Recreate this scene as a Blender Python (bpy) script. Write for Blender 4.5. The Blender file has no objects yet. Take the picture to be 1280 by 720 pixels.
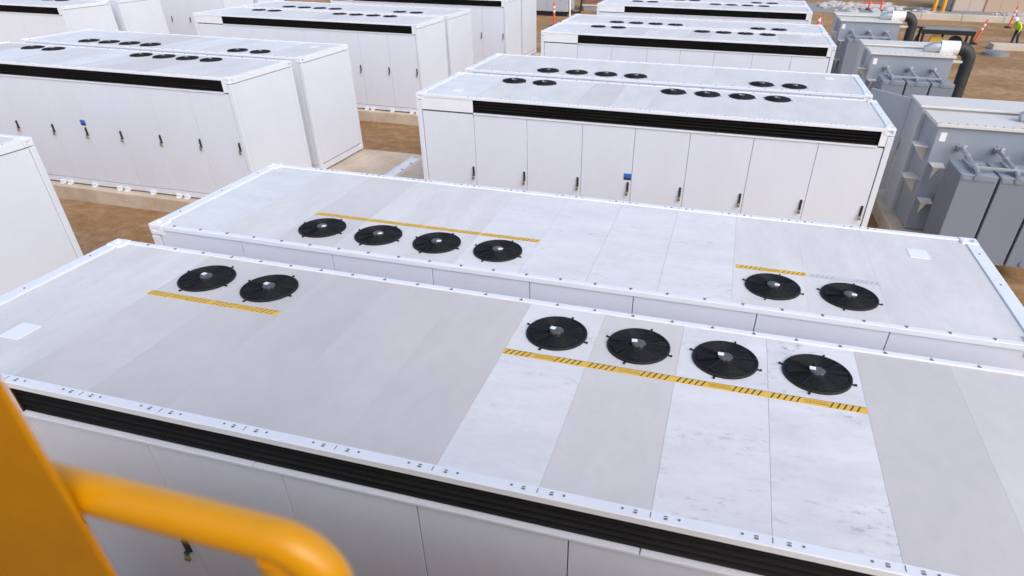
import bpy, bmesh, math, random
from mathutils import Vector, Matrix
random.seed(7)
R = math.radians
sc = bpy.context.scene
C = sc.collection

# ------------------------------------------------------------------ camera
cam_d = bpy.data.cameras.new('camera')
cam = bpy.data.objects.new('camera', cam_d); C.objects.link(cam)
YAW, PITCH, ROLL = -0.25749, 0.58756, 0.01382
fwd = Vector((math.sin(YAW)*math.cos(PITCH), math.cos(YAW)*math.cos(PITCH), -math.sin(PITCH)))
rgt = fwd.cross(Vector((0, 0, 1))).normalized(); up = rgt.cross(fwd)
r2 = math.cos(ROLL)*rgt + math.sin(ROLL)*up
u2 = -math.sin(ROLL)*rgt + math.cos(ROLL)*up
M4 = Matrix((( r2.x, u2.x, -fwd.x, 6.0373), (r2.y, u2.y, -fwd.y, -2.5112), (r2.z, u2.z, -fwd.z, 5.7153), (0, 0, 0, 1)))
cam.matrix_world = M4
cam_d.sensor_width = 36.0
cam_d.lens = 36.0*784.29/1280
cam_d.shift_x = -0.03760; cam_d.shift_y = 0.05327      # the photograph is a crop
cam_d.clip_start = 0.05; cam_d.clip_end = 3000
cam_d.dof.use_dof = True
cam_d.dof.focus_distance = 7.0
cam_d.dof.aperture_fstop = 2.5
sc.camera = cam

# ------------------------------------------------------------------ sky, sun, exposure
SUN_AZ = 133.0      # degrees from +Y towards +X
SUN_EL = 41.0
w = bpy.data.worlds.new('World'); sc.world = w; w.use_nodes = True
nt = w.node_tree; nt.nodes.clear()
sky = nt.nodes.new('ShaderNodeTexSky'); sky.sky_type = 'NISHITA'; sky.sun_disc = False
sky.sun_elevation = R(SUN_EL); sky.sun_rotation = R(SUN_AZ)
sky.air_density = 1.0; sky.dust_density = 2.2; sky.ozone_density = 1.0
bg = nt.nodes.new('ShaderNodeBackground'); bg.inputs['Strength'].default_value = 0.15
wo = nt.nodes.new('ShaderNodeOutputWorld')
nt.links.new(sky.outputs[0], bg.inputs[0]); nt.links.new(bg.outputs[0], wo.inputs[0])
sd = bpy.data.lights.new('sun', 'SUN'); sun = bpy.data.objects.new('sun', sd); C.objects.link(sun)
sd.energy = 0.95; sd.angle = R(60); sd.color = (1.0, 0.98, 0.955)
sun.rotation_euler = (R(90-SUN_EL), 0, R(180-SUN_AZ))
sc.view_settings.view_transform = 'Standard'; sc.view_settings.look = 'None'
sc.view_settings.gamma = 1.0; sc.view_settings.use_curve_mapping = False
sc.view_settings.exposure = 0.58

# ------------------------------------------------------------------ materials
def mat(name, col, rough=0.5, metal=0.0, dirt=None, dirt_amt=0.0, dirt_scale=3.0, stretch=(1, 1, 1),
        bump=0.0, bump_scale=8.0, scuff=0.0, scuff_col=(0.25, 0.26, 0.28), spec=0.5, fine=0.0):
    m = bpy.data.materials.new(name); m.use_nodes = True
    n = m.node_tree.nodes; l = m.node_tree.links
    p = n['Principled BSDF']
    p.inputs['Roughness'].default_value = rough; p.inputs['Metallic'].default_value = metal
    p.inputs['Specular IOR Level'].default_value = spec
    p.inputs['Base Color'].default_value = (*col, 1)
    tc = n.new('ShaderNodeTexCoord'); oi = n.new('ShaderNodeObjectInfo')
    off = n.new('ShaderNodeVectorMath'); off.operation = 'MULTIPLY_ADD'
    rv = n.new('ShaderNodeCombineXYZ')
    for i in range(3): l.new(oi.outputs['Random'], rv.inputs[i])
    off.inputs[1].default_value = (37.0, 53.0, 71.0)
    l.new(rv.outputs[0], off.inputs[0]); l.new(tc.outputs['Object'], off.inputs[2])
    mp = n.new('ShaderNodeMapping'); mp.inputs['Scale'].default_value = stretch
    l.new(off.outputs[0], mp.inputs['Vector'])
    cur = None
    def mix(fac, a, b):
        mx = n.new('ShaderNodeMix'); mx.data_type = 'RGBA'
        l.new(fac, mx.inputs['Factor'])
        if isinstance(a, tuple): mx.inputs['A'].default_value = (*a, 1)
        else: l.new(a, mx.inputs['A'])
        mx.inputs['B'].default_value = (*b, 1)
        return mx.outputs['Result']
    def noise(scale, lo, hi, mul, detail=5, vec=None, rgh=0.6):
        t = n.new('ShaderNodeTexNoise'); t.inputs['Scale'].default_value = scale
        t.inputs['Detail'].default_value = detail; t.inputs['Roughness'].default_value = rgh
        l.new(vec or mp.outputs[0], t.inputs['Vector'])
        r = n.new('ShaderNodeMapRange'); r.inputs['From Min'].default_value = lo; r.inputs['From Max'].default_value = hi
        r.inputs['To Min'].default_value = 0; r.inputs['To Max'].default_value = mul
        l.new(t.outputs['Fac'], r.inputs['Value'])
        return r.outputs[0], t
    cur = col
    if dirt and dirt_amt > 0:
        f, _ = noise(dirt_scale, 0.35, 0.72, dirt_amt)
        cur = mix(f, cur, dirt)
        f, _ = noise(dirt_scale*7, 0.45, 0.8, dirt_amt*0.6)
        cur = mix(f, cur, dirt)
    if scuff > 0:
        mp2 = n.new('ShaderNodeMapping'); mp2.inputs['Scale'].default_value = (10, 24, 9)
        mp2.inputs['Rotation'].default_value = (0, 0, 0.45)
        l.new(off.outputs[0], mp2.inputs['Vector'])
        f1, _ = noise(1.0, 0.54, 0.68, 1.0, 8, mp2.outputs[0], 0.7)
        f2, _ = noise(2.2, 0.44, 0.62, scuff, 3)
        mm = n.new('ShaderNodeMath'); mm.operation = 'MULTIPLY'; l.new(f1, mm.inputs[0]); l.new(f2, mm.inputs[1])
        cur = mix(mm.outputs[0], cur, scuff_col)
    if fine > 0:
        f, _ = noise(120, 0.55, 0.75, fine, 2)
        cur = mix(f, cur, (col[0]*0.5, col[1]*0.5, col[2]*0.5))
    if not isinstance(cur, tuple): l.new(cur, p.inputs['Base Color'])
    if bump > 0:
        _, t = noise(bump_scale, 0, 1, 1, 4)
        b = n.new('ShaderNodeBump'); b.inputs['Strength'].default_value = bump; b.inputs['Distance'].default_value = 0.02
        l.new(t.outputs['Fac'], b.inputs['Height']); l.new(b.outputs[0], p.inputs['Normal'])
    return m

DUST = (0.42, 0.36, 0.30)
WH = (0.745, 0.765, 0.81)
M = {
 'white': mat('white_paint', WH, 0.38, dirt=(0.62, 0.60, 0.58), dirt_amt=0.18, dirt_scale=1.3, bump=0.02, bump_scale=1.5),
 'door': mat('door_paint', (0.73, 0.75, 0.81), 0.36, dirt=(0.60, 0.57, 0.54), dirt_amt=0.16, dirt_scale=0.9, stretch=(1.6, 1, 0.5), bump=0.03, bump_scale=1.2),
 'rail': mat('rail_paint', (0.83, 0.83, 0.86), 0.35, dirt=(0.6, 0.58, 0.56), dirt_amt=0.15, dirt_scale=3),
 'r_clean': mat('roof_clean', (0.79, 0.765, 0.75), 0.42, dirt=(0.52, 0.51, 0.52), dirt_amt=0.36, dirt_scale=2.4, stretch=(0.6, 1.3, 1), scuff=0.4, bump=0.03, bump_scale=2.2),
 'r_scuff': mat('roof_scuffed', (0.79, 0.765, 0.75), 0.42, dirt=(0.50, 0.49, 0.50), dirt_amt=0.45, dirt_scale=2.6, stretch=(0.6, 1.3, 1), scuff=1.0, bump=0.03, bump_scale=2.2),
 'r_light': mat('roof_light_dust', (0.75, 0.72, 0.695), 0.52, dirt=(0.54, 0.51, 0.49), dirt_amt=0.5, dirt_scale=1.8, stretch=(1.4, 0.5, 1), scuff=0.10, bump=0.03, bump_scale=2),
 'r_mid': mat('roof_mid_dust', (0.675, 0.635, 0.605), 0.58, dirt=(0.50, 0.475, 0.465), dirt_amt=0.42, dirt_scale=1.3, stretch=(1.1, 0.7, 1), scuff=0.08, bump=0.03, bump_scale=2),
 'r_heavy': mat('roof_heavy_dust', (0.625, 0.58, 0.555), 0.62, dirt=(0.47, 0.445, 0.44), dirt_amt=0.42, dirt_scale=1.1, stretch=(1.1, 0.7, 1), scuff=0.07, bump=0.03, bump_scale=2),
 'core': mat('gasket_grey', (0.16, 0.16, 0.17), 0.8),
 'deck': mat('roof_seal', (0.5, 0.5, 0.51), 0.8),
 'black': mat('black_metal', (0.014, 0.014, 0.015), 0.6, spec=0.3, dirt=(0.04, 0.038, 0.036), dirt_amt=0.3, dirt_scale=6),
 'louvre': mat('louvre_black', (0.010, 0.009, 0.009), 0.65, spec=0.2, dirt=(0.035, 0.03, 0.026), dirt_amt=0.35, dirt_scale=4, stretch=(0.3, 1, 1)),
 'sill': mat('louvre_sill', (0.075, 0.062, 0.055), 0.6, dirt=(0.16, 0.13, 0.11), dirt_amt=0.3, dirt_scale=5),
 'fan': mat('fan_black', (0.012, 0.012, 0.013), 0.62, dirt=(0.035, 0.035, 0.035), dirt_amt=0.3, spec=0.3, dirt_scale=9),
 'hub': mat('fan_hub_grey', (0.075, 0.075, 0.08), 0.5, dirt=(0.2, 0.19, 0.18), dirt_amt=0.3, dirt_scale=20),
 'sticker': mat('white_sticker', (0.85, 0.85, 0.85), 0.4),
 'tape': mat('hazard_yellow', (0.80, 0.46, 0.03), 0.5, dirt=(0.75, 0.62, 0.30), dirt_amt=0.25, dirt_scale=12),
 'tape_faded': mat('worn_hazard_tape', (0.62, 0.62, 0.62), 0.6, dirt=(0.5, 0.5, 0.48), dirt_amt=0.4, dirt_scale=12),
 'stripe': mat('hazard_stripe', (0.035, 0.03, 0.02), 0.5, dirt=(0.35, 0.22, 0.03), dirt_amt=0.35, dirt_scale=25),
 'stripe_y': mat('worn_stripe', (0.20, 0.12, 0.02), 0.5, dirt=(0.6, 0.36, 0.04), dirt_amt=0.45, dirt_scale=25),
 'stripe_g': mat('faded_stripe', (0.45, 0.45, 0.46), 0.6),
 'brass': mat('padlock_brass', (0.42, 0.32, 0.16), 0.35, metal=0.7),
 'handle': mat('handle_black', (0.03, 0.03, 0.032), 0.4),
 'blue': mat('label_blue', (0.03, 0.16, 0.55), 0.4),
 'grey': mat('transformer_grey', (0.28, 0.32, 0.385), 0.38, dirt=(0.40, 0.38, 0.35), dirt_amt=0.22, dirt_scale=1.2, bump=0.02, bump_scale=2),
 'grey_mid': mat('cabinet_grey', (0.50, 0.52, 0.54), 0.42, dirt=(0.46, 0.45, 0.43), dirt_amt=0.25, dirt_scale=1.2),
 'grey_rad': mat('radiator_grey', (0.205, 0.235, 0.285), 0.33, dirt=(0.27, 0.27, 0.28), dirt_amt=0.2, dirt_scale=1.5),
 'grey_pale': mat('cabinet_pale_grey', (0.70, 0.665, 0.61), 0.45, dirt=(0.56, 0.53, 0.48), dirt_amt=0.3, dirt_scale=1.1),
 'galv': mat('galvanised_steel', (0.50, 0.52, 0.54), 0.38, metal=0.6, dirt=(0.35, 0.36, 0.37), dirt_amt=0.3, dirt_scale=8),
 'pvc': mat('white_pipe', (0.80, 0.80, 0.80), 0.35),
 'duct': mat('black_duct', (0.018, 0.019, 0.023), 0.55, dirt=(0.06, 0.055, 0.05), dirt_amt=0.25, dirt_scale=5),
 'yellow': mat('lift_yellow', (0.78, 0.335, 0.003), 0.30, dirt=(0.58, 0.24, 0.005), dirt_amt=0.22, dirt_scale=6, bump=0.03, bump_scale=40),
 'yellow_shaded': mat('shade_toned_yellow', (0.66, 0.27, 0.001), 0.6, spec=0.2, dirt=(0.34, 0.12, 0.002), dirt_amt=0.3, dirt_scale=5),  # lift yellow toned down to stand in for shade on the plate
 'blocker_brown': mat('light_blocker_brown', (0.68, 0.42, 0.22), 0.6, dirt=(0.30, 0.25, 0.2), dirt_amt=0.3, dirt_scale=1.0),  # tan chosen so the added light blockers bounce warm light onto the front
 'lift_grey': mat('lift_grey', (0.18, 0.18, 0.19), 0.6),
 'tyre': mat('tyre_rubber', (0.025, 0.025, 0.025), 0.8),
 'orange': mat('delineator_orange', (0.85, 0.09, 0.03), 0.5, dirt=(0.5, 0.2, 0.12), dirt_amt=0.2, dirt_scale=8),
 'reflect': mat('reflective_white', (0.85, 0.83, 0.83), 0.4),
 'concrete': mat('concrete', (0.66, 0.55, 0.43), 0.85, dirt=(0.42, 0.30, 0.19), dirt_amt=0.7, dirt_scale=1.1, bump=0.12, bump_scale=14, fine=0.2),
 'kerb': mat('kerb_concrete', (0.60, 0.54, 0.45), 0.85, dirt=(0.42, 0.34, 0.26), dirt_amt=0.4, dirt_scale=0.8, bump=0.1, bump_scale=10),
 'asphalt': mat('grey_gravel_road', (0.26, 0.25, 0.25), 0.9, dirt=(0.34, 0.30, 0.26), dirt_amt=0.5, dirt_scale=0.25, bump=0.2, bump_scale=10),
 'tan': mat('tan_cladding', (0.52, 0.37, 0.27), 0.7, dirt=(0.45, 0.34, 0.26), dirt_amt=0.25, dirt_scale=0.5),
 'tan2': mat('pale_tan_cladding', (0.54, 0.44, 0.37), 0.7, dirt=(0.47, 0.38, 0.32), dirt_amt=0.25, dirt_scale=0.5),
 'wood': mat('weathered_plank', (0.22, 0.14, 0.08), 0.85, dirt=(0.12, 0.08, 0.05), dirt_amt=0.4, dirt_scale=3, stretch=(0.2, 2, 2)),
 'rubble': mat('pale_rubble', (0.55, 0.52, 0.50), 0.9, dirt=(0.35, 0.30, 0.26), dirt_amt=0.4, dirt_scale=3),
 'bluegrey': mat('weathered_lid', (0.20, 0.23, 0.25), 0.6, dirt=(0.3, 0.25, 0.2), dirt_amt=0.3, dirt_scale=4),
 'hivis': mat('hi_vis_fabric', (0.62, 0.85, 0.03), 0.7),
 'navy': mat('dark_trousers', (0.035, 0.035, 0.06), 0.85),
 'skin': mat('skin_tone', (0.45, 0.26, 0.18), 0.6),
 'shirt': mat('grey_shirt', (0.22, 0.23, 0.26), 0.8),
 'trailer': mat('trailer_grey', (0.42, 0.44, 0.48), 0.5, dirt=(0.34, 0.33, 0.32), dirt_amt=0.3, dirt_scale=0.6),
 'rust': mat('rust_brown', (0.28, 0.15, 0.10), 0.8, dirt=(0.18, 0.11, 0.08), dirt_amt=0.4, dirt_scale=1.0),
}
def dirt_mat():
    m = bpy.data.materials.new('graded_dirt'); m.use_nodes = True
    n = m.node_tree.nodes; l = m.node_tree.links; p = n['Principled BSDF']
    p.inputs['Roughness'].default_value = 0.95; p.inputs['Specular IOR Level'].default_value = 0.15
    tc = n.new('ShaderNodeTexCoord')
    def noise(scale, detail, stretch=(1, 1, 1)):
        mp = n.new('ShaderNodeMapping'); mp.inputs['Scale'].default_value = stretch
        l.new(tc.outputs['Object'], mp.inputs['Vector'])
        t = n.new('ShaderNodeTexNoise'); t.inputs['Scale'].default_value = scale; t.inputs['Detail'].default_value = detail
        t.inputs['Roughness'].default_value = 0.65
        l.new(mp.outputs[0], t.inputs['Vector']); return t
    a = noise(0.35, 6, (0.5, 1, 1)); b = noise(2.5, 8); c = noise(22, 6)
    r = n.new('ShaderNodeValToRGB')
    r.color_ramp.elements[0].position = 0.34; r.color_ramp.elements[0].color = (0.175, 0.088, 0.032, 1)
    r.color_ramp.elements[1].position = 0.68; r.color_ramp.elements[1].color = (0.56, 0.40, 0.26, 1)
    e = r.color_ramp.elements.new(0.5); e.color = (0.335, 0.195, 0.092, 1)
    m1 = n.new('ShaderNodeMix'); m1.inputs['Factor'].default_value = 0.45
    l.new(a.outputs['Fac'], m1.inputs['A']); l.new(b.outputs['Fac'], m1.inputs['B'])
    m2 = n.new('ShaderNodeMix'); m2.inputs['Factor'].default_value = 0.22
    l.new(m1.outputs['Result'], m2.inputs['A']); l.new(c.outputs['Fac'], m2.inputs['B'])
    l.new(m2.outputs['Result'], r.inputs['Fac']); l.new(r.outputs['Color'], p.inputs['Base Color'])
    bp = n.new('ShaderNodeBump'); bp.inputs['Strength'].default_value = 0.6; bp.inputs['Distance'].default_value = 0.06
    l.new(m2.outputs['Result'], bp.inputs['Height']); l.new(bp.outputs[0], p.inputs['Normal'])
    return m
M['dirt'] = dirt_mat()

# ------------------------------------------------------------------ mesh helpers
class MB:
    def __init__(self): self.bm = bmesh.new()
    def box(self, x0, x1, y0, y1, z0, z1, bev=0.0):
        vs = [self.bm.verts.new(p) for p in ((x0,y0,z0),(x1,y0,z0),(x1,y1,z0),(x0,y1,z0),(x0,y0,z1),(x1,y0,z1),(x1,y1,z1),(x0,y1,z1))]
        fs = [self.bm.faces.new([vs[i] for i in q]) for q in ((0,3,2,1),(4,5,6,7),(0,1,5,4),(1,2,6,5),(2,3,7,6),(3,0,4,7))]
        if bev > 0:
            es = list({e for f in fs for e in f.edges})
            bmesh.ops.bevel(self.bm, geom=es, offset=bev, segments=2, affect='EDGES', profile=0.5)
        return self
    def poly(self, pts):
        self.bm.faces.new([self.bm.verts.new(p) for p in pts]); return self
    def prism(self, pts2, axis, a, b):
        """extrude a 2-D outline (list of (u,v)) along axis from a to b"""
        def P(u, v, t): return {'x': (t, u, v), 'y': (u, t, v), 'z': (u, v, t)}[axis]
        A = [self.bm.verts.new(P(u, v, a)) for u, v in pts2]; B = [self.bm.verts.new(P(u, v, b)) for u, v in pts2]
        n = len(pts2)
        self.bm.faces.new(A); self.bm.faces.new(B[::-1])
        for i in range(n): self.bm.faces.new((A[i], B[i], B[(i+1) % n], A[(i+1) % n]))
        return self
    def tube(self, pts, r, seg=12, caps=True):
        pts = [Vector(p) for p in pts]; rs = r if isinstance(r, (list, tuple)) else [r]*len(pts)
        rings = []; prev = None
        for i, p in enumerate(pts):
            d = (pts[min(i+1, len(pts)-1)] - pts[max(i-1, 0)]).normalized()
            if prev is None:
                a = d.orthogonal().normalized()
            else:
                a = (prev - d*prev.dot(d)).normalized()
            prev = a; b = d.cross(a)
            rings.append([self.bm.verts.new(p + rs[i]*(math.cos(2*math.pi*k/seg)*a + math.sin(2*math.pi*k/seg)*b)) for k in range(seg)])
        for A, B in zip(rings, rings[1:]):
            for k in range(seg):
                self.bm.faces.new((A[k], A[(k+1) % seg], B[(k+1) % seg], B[k]))
        if caps: self.bm.faces.new(rings[0][::-1]); self.bm.faces.new(rings[-1])
        return self
    def lathe(self, prof, seg=32, c=(0, 0), cap=True):
        rings = [[self.bm.verts.new((c[0]+r*math.cos(2*math.pi*k/seg), c[1]+r*math.sin(2*math.pi*k/seg), z)) for k in range(seg)] for r, z in prof]
        for A, B in zip(rings, rings[1:]):
            for k in range(seg): self.bm.faces.new((A[k], A[(k+1) % seg], B[(k+1) % seg], B[k]))
        if cap: self.bm.faces.new(rings[-1]); self.bm.faces.new(rings[0][::-1])
        return self
    def mesh(self, name, material, smooth=False):
        bmesh.ops.recalc_face_normals(self.bm, faces=self.bm.faces[:])
        me = bpy.data.meshes.new(name); self.bm.to_mesh(me); self.bm.free()
        me.materials.append(material)
        if smooth:
            for p in me.polygons: p.use_smooth = True
            try: me.set_sharp_from_angle(angle=R(38))
            except Exception: pass
        return me
def add(name, me, parent=None, loc=(0, 0, 0), rot=None, kind=None, label=None):
    o = bpy.data.objects.new(name, me); C.objects.link(o)
    if parent is not None: o.parent = parent
    o.location = loc
    if rot: o.rotation_euler = rot
    if kind: o['kind'] = kind
    if label: o['label'] = label
    return o
def empty(name, loc=(0, 0, 0), rz=0.0):
    o = bpy.data.objects.new(name, None); C.objects.link(o); o.location = loc; o.rotation_euler = (0, 0, rz)
    o.empty_display_size = 0.2
    return o
def tag(o, label, cat, group=None):
    o['label'] = label; o['category'] = cat
    if group: o['group'] = group
    return o
def bend(p0, p1, p2, rad, n=6):
    """points p0 -> rounded corner p1 -> p2"""
    p0, p1, p2 = Vector(p0), Vector(p1), Vector(p2)
    a = (p0-p1).normalized(); b = (p2-p1).normalized()
    ang = a.angle(b); t = rad/math.tan(ang/2)
    s, e = p1+a*t, p1+b*t
    c = p1 + (a+b).normalized()*(rad/math.sin(ang/2))
    out = [p0]
    va, vb = s-c, e-c; th = va.angle(vb); ax = va.cross(vb).normalized()
    for i in range(n+1): out.append(c + Matrix.Rotation(th*i/n, 3, ax) @ va)
    out.append(p2)
    return out

# ------------------------------------------------------------------ setting
GZ = -0.40
ROWS = [0.0, 9.57, 18.9, 27.9]
def ground():
    bm = bmesh.new()
    # fine sheet near, ring of big quads to the horizon
    xs = [-1500, -600, -250, -120] + [-70+2.0*i for i in range(71)] + [120, 250, 600, 1500]
    ys = [-1500, -500, -120] + [-30+2.0*i for i in range(71)] + [160, 300, 700, 1800]
    from mathutils import noise as nz
    vs = [[bm.verts.new((x, y, GZ + (0.10*nz.noise(Vector((x*0.13, y*0.13, 3.1))) - 0.02 if 42 < y < 56 and 14 < x < 60 else 0.0))) for x in xs] for y in ys]
    for j in range(len(ys)-1):
        for i in range(len(xs)-1): bm.faces.new((vs[j][i], vs[j][i+1], vs[j+1][i+1], vs[j+1][i]))
    me = bpy.data.meshes.new('ground'); bm.to_mesh(me); bm.free(); me.materials.append(M['dirt'])
    add('ground', me, kind='structure')
ground()
# one long concrete pad per row of containers
for j, y in enumerate(ROWS):
    x0 = -22.6 if j == 0 else (-23 if j == 1 else -38)
    add('concrete_pad', MB().box(x0, 9.25, -0.2, 4.97, GZ-0.1, -0.04, 0.015).mesh('concrete_pad', M['concrete']), loc=(0, y, 0), kind='structure')
# small clods and stones lying on the dirt lanes
def stones():
    mb = MB(); rnd = random.Random(3)
    spots = [(-12, 0.4, 5.3, 9.1, 160), (-8, 0.2, 14.9, 18.4, 120), (9.4, 10.0, 6.4, 18.5, 60), (13.8, 24, 17, 44, 260), (10.3, 13.5, 8.2, 10.8, 60)]
    for x0, x1, y0, y1, n in spots:
        for _ in range(n):
            x, y, s = rnd.uniform(x0, x1), rnd.uniform(y0, y1), rnd.uniform(0.010, 0.03)
            t = bmesh.ops.create_icosphere(mb.bm, subdivisions=1, radius=s, matrix=Matrix.Translation((x, y, GZ+s*0.25)))
            for v in t['verts']: v.co += Vector((rnd.uniform(-.3, .3), rnd.uniform(-.3, .3), rnd.uniform(-.3, .1)))*s
    o = add('stones', mb.mesh('stones', M['dirt']), kind='stuff'); tag(o, 'small clods and stones lying loose on the brown dirt', 'stones')
stones()

# ------------------------------------------------------------------ battery container (origin: middle of its base; doors face -Y)
L, W, H = 8.927, 2.255, 2.875
S0, PP = 1.206, 0.682
SEAMS = [1.22, 2.33, 3.455, 4.475, 5.505, 6.64, 7.75]
ox, oy = -L/2, -W/2                       # local shift
PANEL_X = [0.135, S0] + [S0+PP*k for k in range(1, 10)] + [8.045, L-0.135]
MESH = {}
def mk():
    # inner body that shows only in the gaps
    m = MB(); m.box(0.03, L-0.03, 0.05, W-0.05, 0.06, H-0.325); m.box(0.03, L-0.03, 0.20, W-0.05, H-0.325, H-0.045); MESH['core'] = m.mesh('core', M['core'])
    MESH['deck'] = MB().box(0.05, L-0.05, 0.06, W-0.04, H-0.045, H-0.026).mesh('roof_deck', M['deck'])
    # corner posts + bottom rails
    MESH['post'] = MB().box(-0.05, 0.05, -0.05, 0.05, 0.12, H-0.13, 0.006).mesh('corner_post', M['white'])
    for k, q in enumerate(((0.10, L-0.10, 0.012, 0.08, 0.0, 0.13), (0.10, L-0.10, W-0.08, W-0.012, 0.0, 0.13), (0.012, 0.09, 0.10, W-0.10, 0.0, 0.17), (L-0.09, L-0.012, 0.10, W-0.10, 0.0, 0.17))):
        MESH[('bottom', k)] = MB().box(*q, 0.006).mesh('bottom_rail', M['white'])
    # corner casting with slots (centred)
    m = MB(); m.box(-0.089, 0.089, -0.081, 0.081, -0.065, 0.065, 0.012)
    big = [f for f in m.bm.faces if f.calc_area() > 0.01]
    for f in big:
        r = bmesh.ops.inset_region(m.bm, faces=[f], thickness=0.043)
        e = bmesh.ops.inset_region(m.bm, faces=[f], thickness=0.0005, depth=-0.03)
    MESH['casting'] = m.mesh('corner_casting', M['rail'])
    # roof rails
    m = MB(); m.prism([(-0.006, H-0.052), (-0.006, H-0.006), (0.0, H), (0.070, H), (0.076, H-0.006), (0.076, H-0.03), (0.02, H-0.03), (0.006, H-0.052)], 'x', 0.18, L-0.18)
    m.box(0.106, 1.215, 0.006, 0.16, H-0.30, H-0.053); m.box(8.71, L-0.106, 0.006, 0.16, H-0.30, H-0.053)
    MESH['rail_f'] = m.mesh('roof_rail', M['rail'])
    MESH['rail_b'] = MB().prism([(W+0.002, H-0.05), (W+0.002, H-0.004), (W-0.004, H), (W-0.056, H), (W-0.062, H-0.004), (W-0.062, H-0.03), (W-0.01, H-0.03), (W-0.01, H-0.05)], 'x', 0.18, L-0.18).mesh('roof_rail', M['rail'])
    MESH['rail_l'] = MB().box(0.0, 0.132, 0.165, W-0.165, H-0.12, H+0.002, 0.006).mesh('roof_rail', M['rail'])
    MESH['rail_r'] = MB().box(L-0.132, L, 0.165, W-0.165, H-0.12, H+0.002, 0.006).mesh('roof_rail', M['rail'])
    # roof panels, one mesh per width
    for a, b in zip(PANEL_X, PANEL_X[1:]):
        wd = round(b-a, 3)
        if wd not in MESH:
            MESH[wd] = True
    for k in list(MESH):
        if isinstance(k, float):
            for mn in ('r_clean', 'r_scuff', 'r_light', 'r_mid', 'r_heavy'):
                gp = 0.0009 if mn in ('r_clean', 'r_scuff') else 0.0003
                MESH[(k, mn)] = MB().box(gp, k-gp, 0.077, W-0.063, H-0.025, H-0.012, 0.0012 if gp > 0.0005 else 0.0006).mesh('roof_panel', M[mn])
            del MESH[k]
    # doors
    ds = [0.112] + SEAMS + [L-0.112]
    for k, (a, b) in enumerate(zip(ds, ds[1:])):
        wd = round(b-a, 3)
        if ('door', wd) not in MESH:
            MESH[('door', wd)] = MB().box(0.004, wd-0.004, 0.012, 0.046, 0.145, H-0.334, 0.003).mesh('door', M['door'])
    # rear wall panels, end panels
    for k, (a, b) in enumerate(zip(ds, ds[1:])):
        wd = round(b-a, 3)
        if ('back', wd) not in MESH:
            MESH[('back', wd)] = MB().box(0.004, wd-0.004, W-0.046, W-0.014, 0.145, H-0.056, 0.003).mesh('rear_panel', M['door'])
    m = MB(); m.box(-0.017, 0.017, 0.112, W-0.112, 0.185, H-0.135, 0.003); MESH['end'] = m.mesh('end_panel', M['white'])
    # louvre
    MESH['louvre'] = MB().box(1.215, 8.71, 0.165, 0.199, H-0.285, H-0.05).box(1.2155, 1.2195, 0.010, 0.166, H-0.298, H-0.054).box(8.7055, 8.7095, 0.010, 0.166, H-0.298, H-0.054).mesh('louvre', M['louvre'])
    MESH['slat'] = MB().prism([(0.022, 0.0), (0.030, -0.004), (0.125, 0.042), (0.117, 0.047)], 'x', 1.2205, 8.7045).mesh('slat', M['louvre'])
    MESH['sill'] = MB().prism([(0.034, H-0.2985), (0.16, H-0.2985), (0.16, H-0.262), (0.05, H-0.287), (0.034, H-0.292)], 'x', 1.2205, 8.7045).mesh('sill', M['sill'])
    lx = [1.215, 3.25, 5.95, 8.71]
    for k in range(3):
        MESH[('ledge', k)] = MB().box(lx[k]+0.004, lx[k+1]-0.004, -0.012, 0.15, H-0.326, H-0.300, 0.003).mesh('drip_ledge', M['rail'])
    # handle + padlock (local origin at the handle's centre, on the door face)
    m = MB(); m.box(-0.022, 0.022, -0.012, 0.0, -0.095, 0.105, 0.004); m.box(-0.014, 0.014, -0.034, -0.012, -0.085, 0.085, 0.006); m.box(-0.02, 0.02, -0.05, -0.03, -0.09, -0.055, 0.005)
    MESH['handle'] = m.mesh('handle', M['handle'])
    m = MB(); m.box(-0.026, 0.022, -0.062, -0.036, -0.155, -0.105, 0.006)
    m.tube([(-0.016, -0.049, -0.11), (-0.016, -0.049, -0.08), (-0.002, -0.049, -0.068), (0.012, -0.049, -0.08), (0.012, -0.049, -0.11)], 0.0045, 6)
    MESH['padlock'] = m.mesh('padlock', M['brass'])
    m = MB(); m.box(-0.075, 0.075, -0.004, 0.0, 0.0, 0.13); MESH['label'] = m.mesh('blue_label', M['blue'])
    m = MB(); m.box(-0.073, 0.073, -0.006, -0.004, 0.004, 0.045); m.box(-0.06, -0.03, -0.006, -0.004, 0.065, 0.072); m.box(-0.02, 0.05, -0.006, -0.004, 0.065, 0.072)
    MESH['label_band'] = m.mesh('label_band', M['handle'])
    # feet and anchor brackets along the base
    m = MB(); m.box(-0.07, 0.07, -0.045, 0.012, -0.036, 0.055, 0.008); m.box(-0.05, 0.05, -0.085, -0.045, -0.04, -0.018, 0.004)
    MESH['foot'] = m.mesh('foot_bracket', M['rail'])
    # bolts and slots on the rails
    m = MB()
    def dot(x, y, r, z=H): m.lathe([(r, z-0.004), (r, z+0.003), (r*0.6, z+0.005)], 8, (x, y))
    for s in PANEL_X[1:-1]:
        m.box(s-0.003, s+0.003, 0.018, 0.058, H-0.002, H+0.0012)
        for d in (-0.165, 0.165): dot(s+d, 0.040, 0.0085)
        for d in (-0.088, 0.088): m.box(s+d-0.011, s+d+0.011, 0.022, 0.034, H-0.002, H+0.003); m.box(s+d-0.011, s+d+0.011, 0.042, 0.050, H-0.002, H+0.002)
    x = 0.42
    while x < L-0.3:
        m.box(x-0.014, x+0.014, W-0.050, W-0.040, H-0.002, H+0.006); m.box(x-0.006, x+0.006, W-0.040, W-0.020, H-0.002, H+0.004)
        x += PP/2
    for y in (0.42, 1.13, 1.84): dot(0.07, y, 0.010, H+0.003); dot(L-0.07, y, 0.010, H+0.003)
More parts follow.
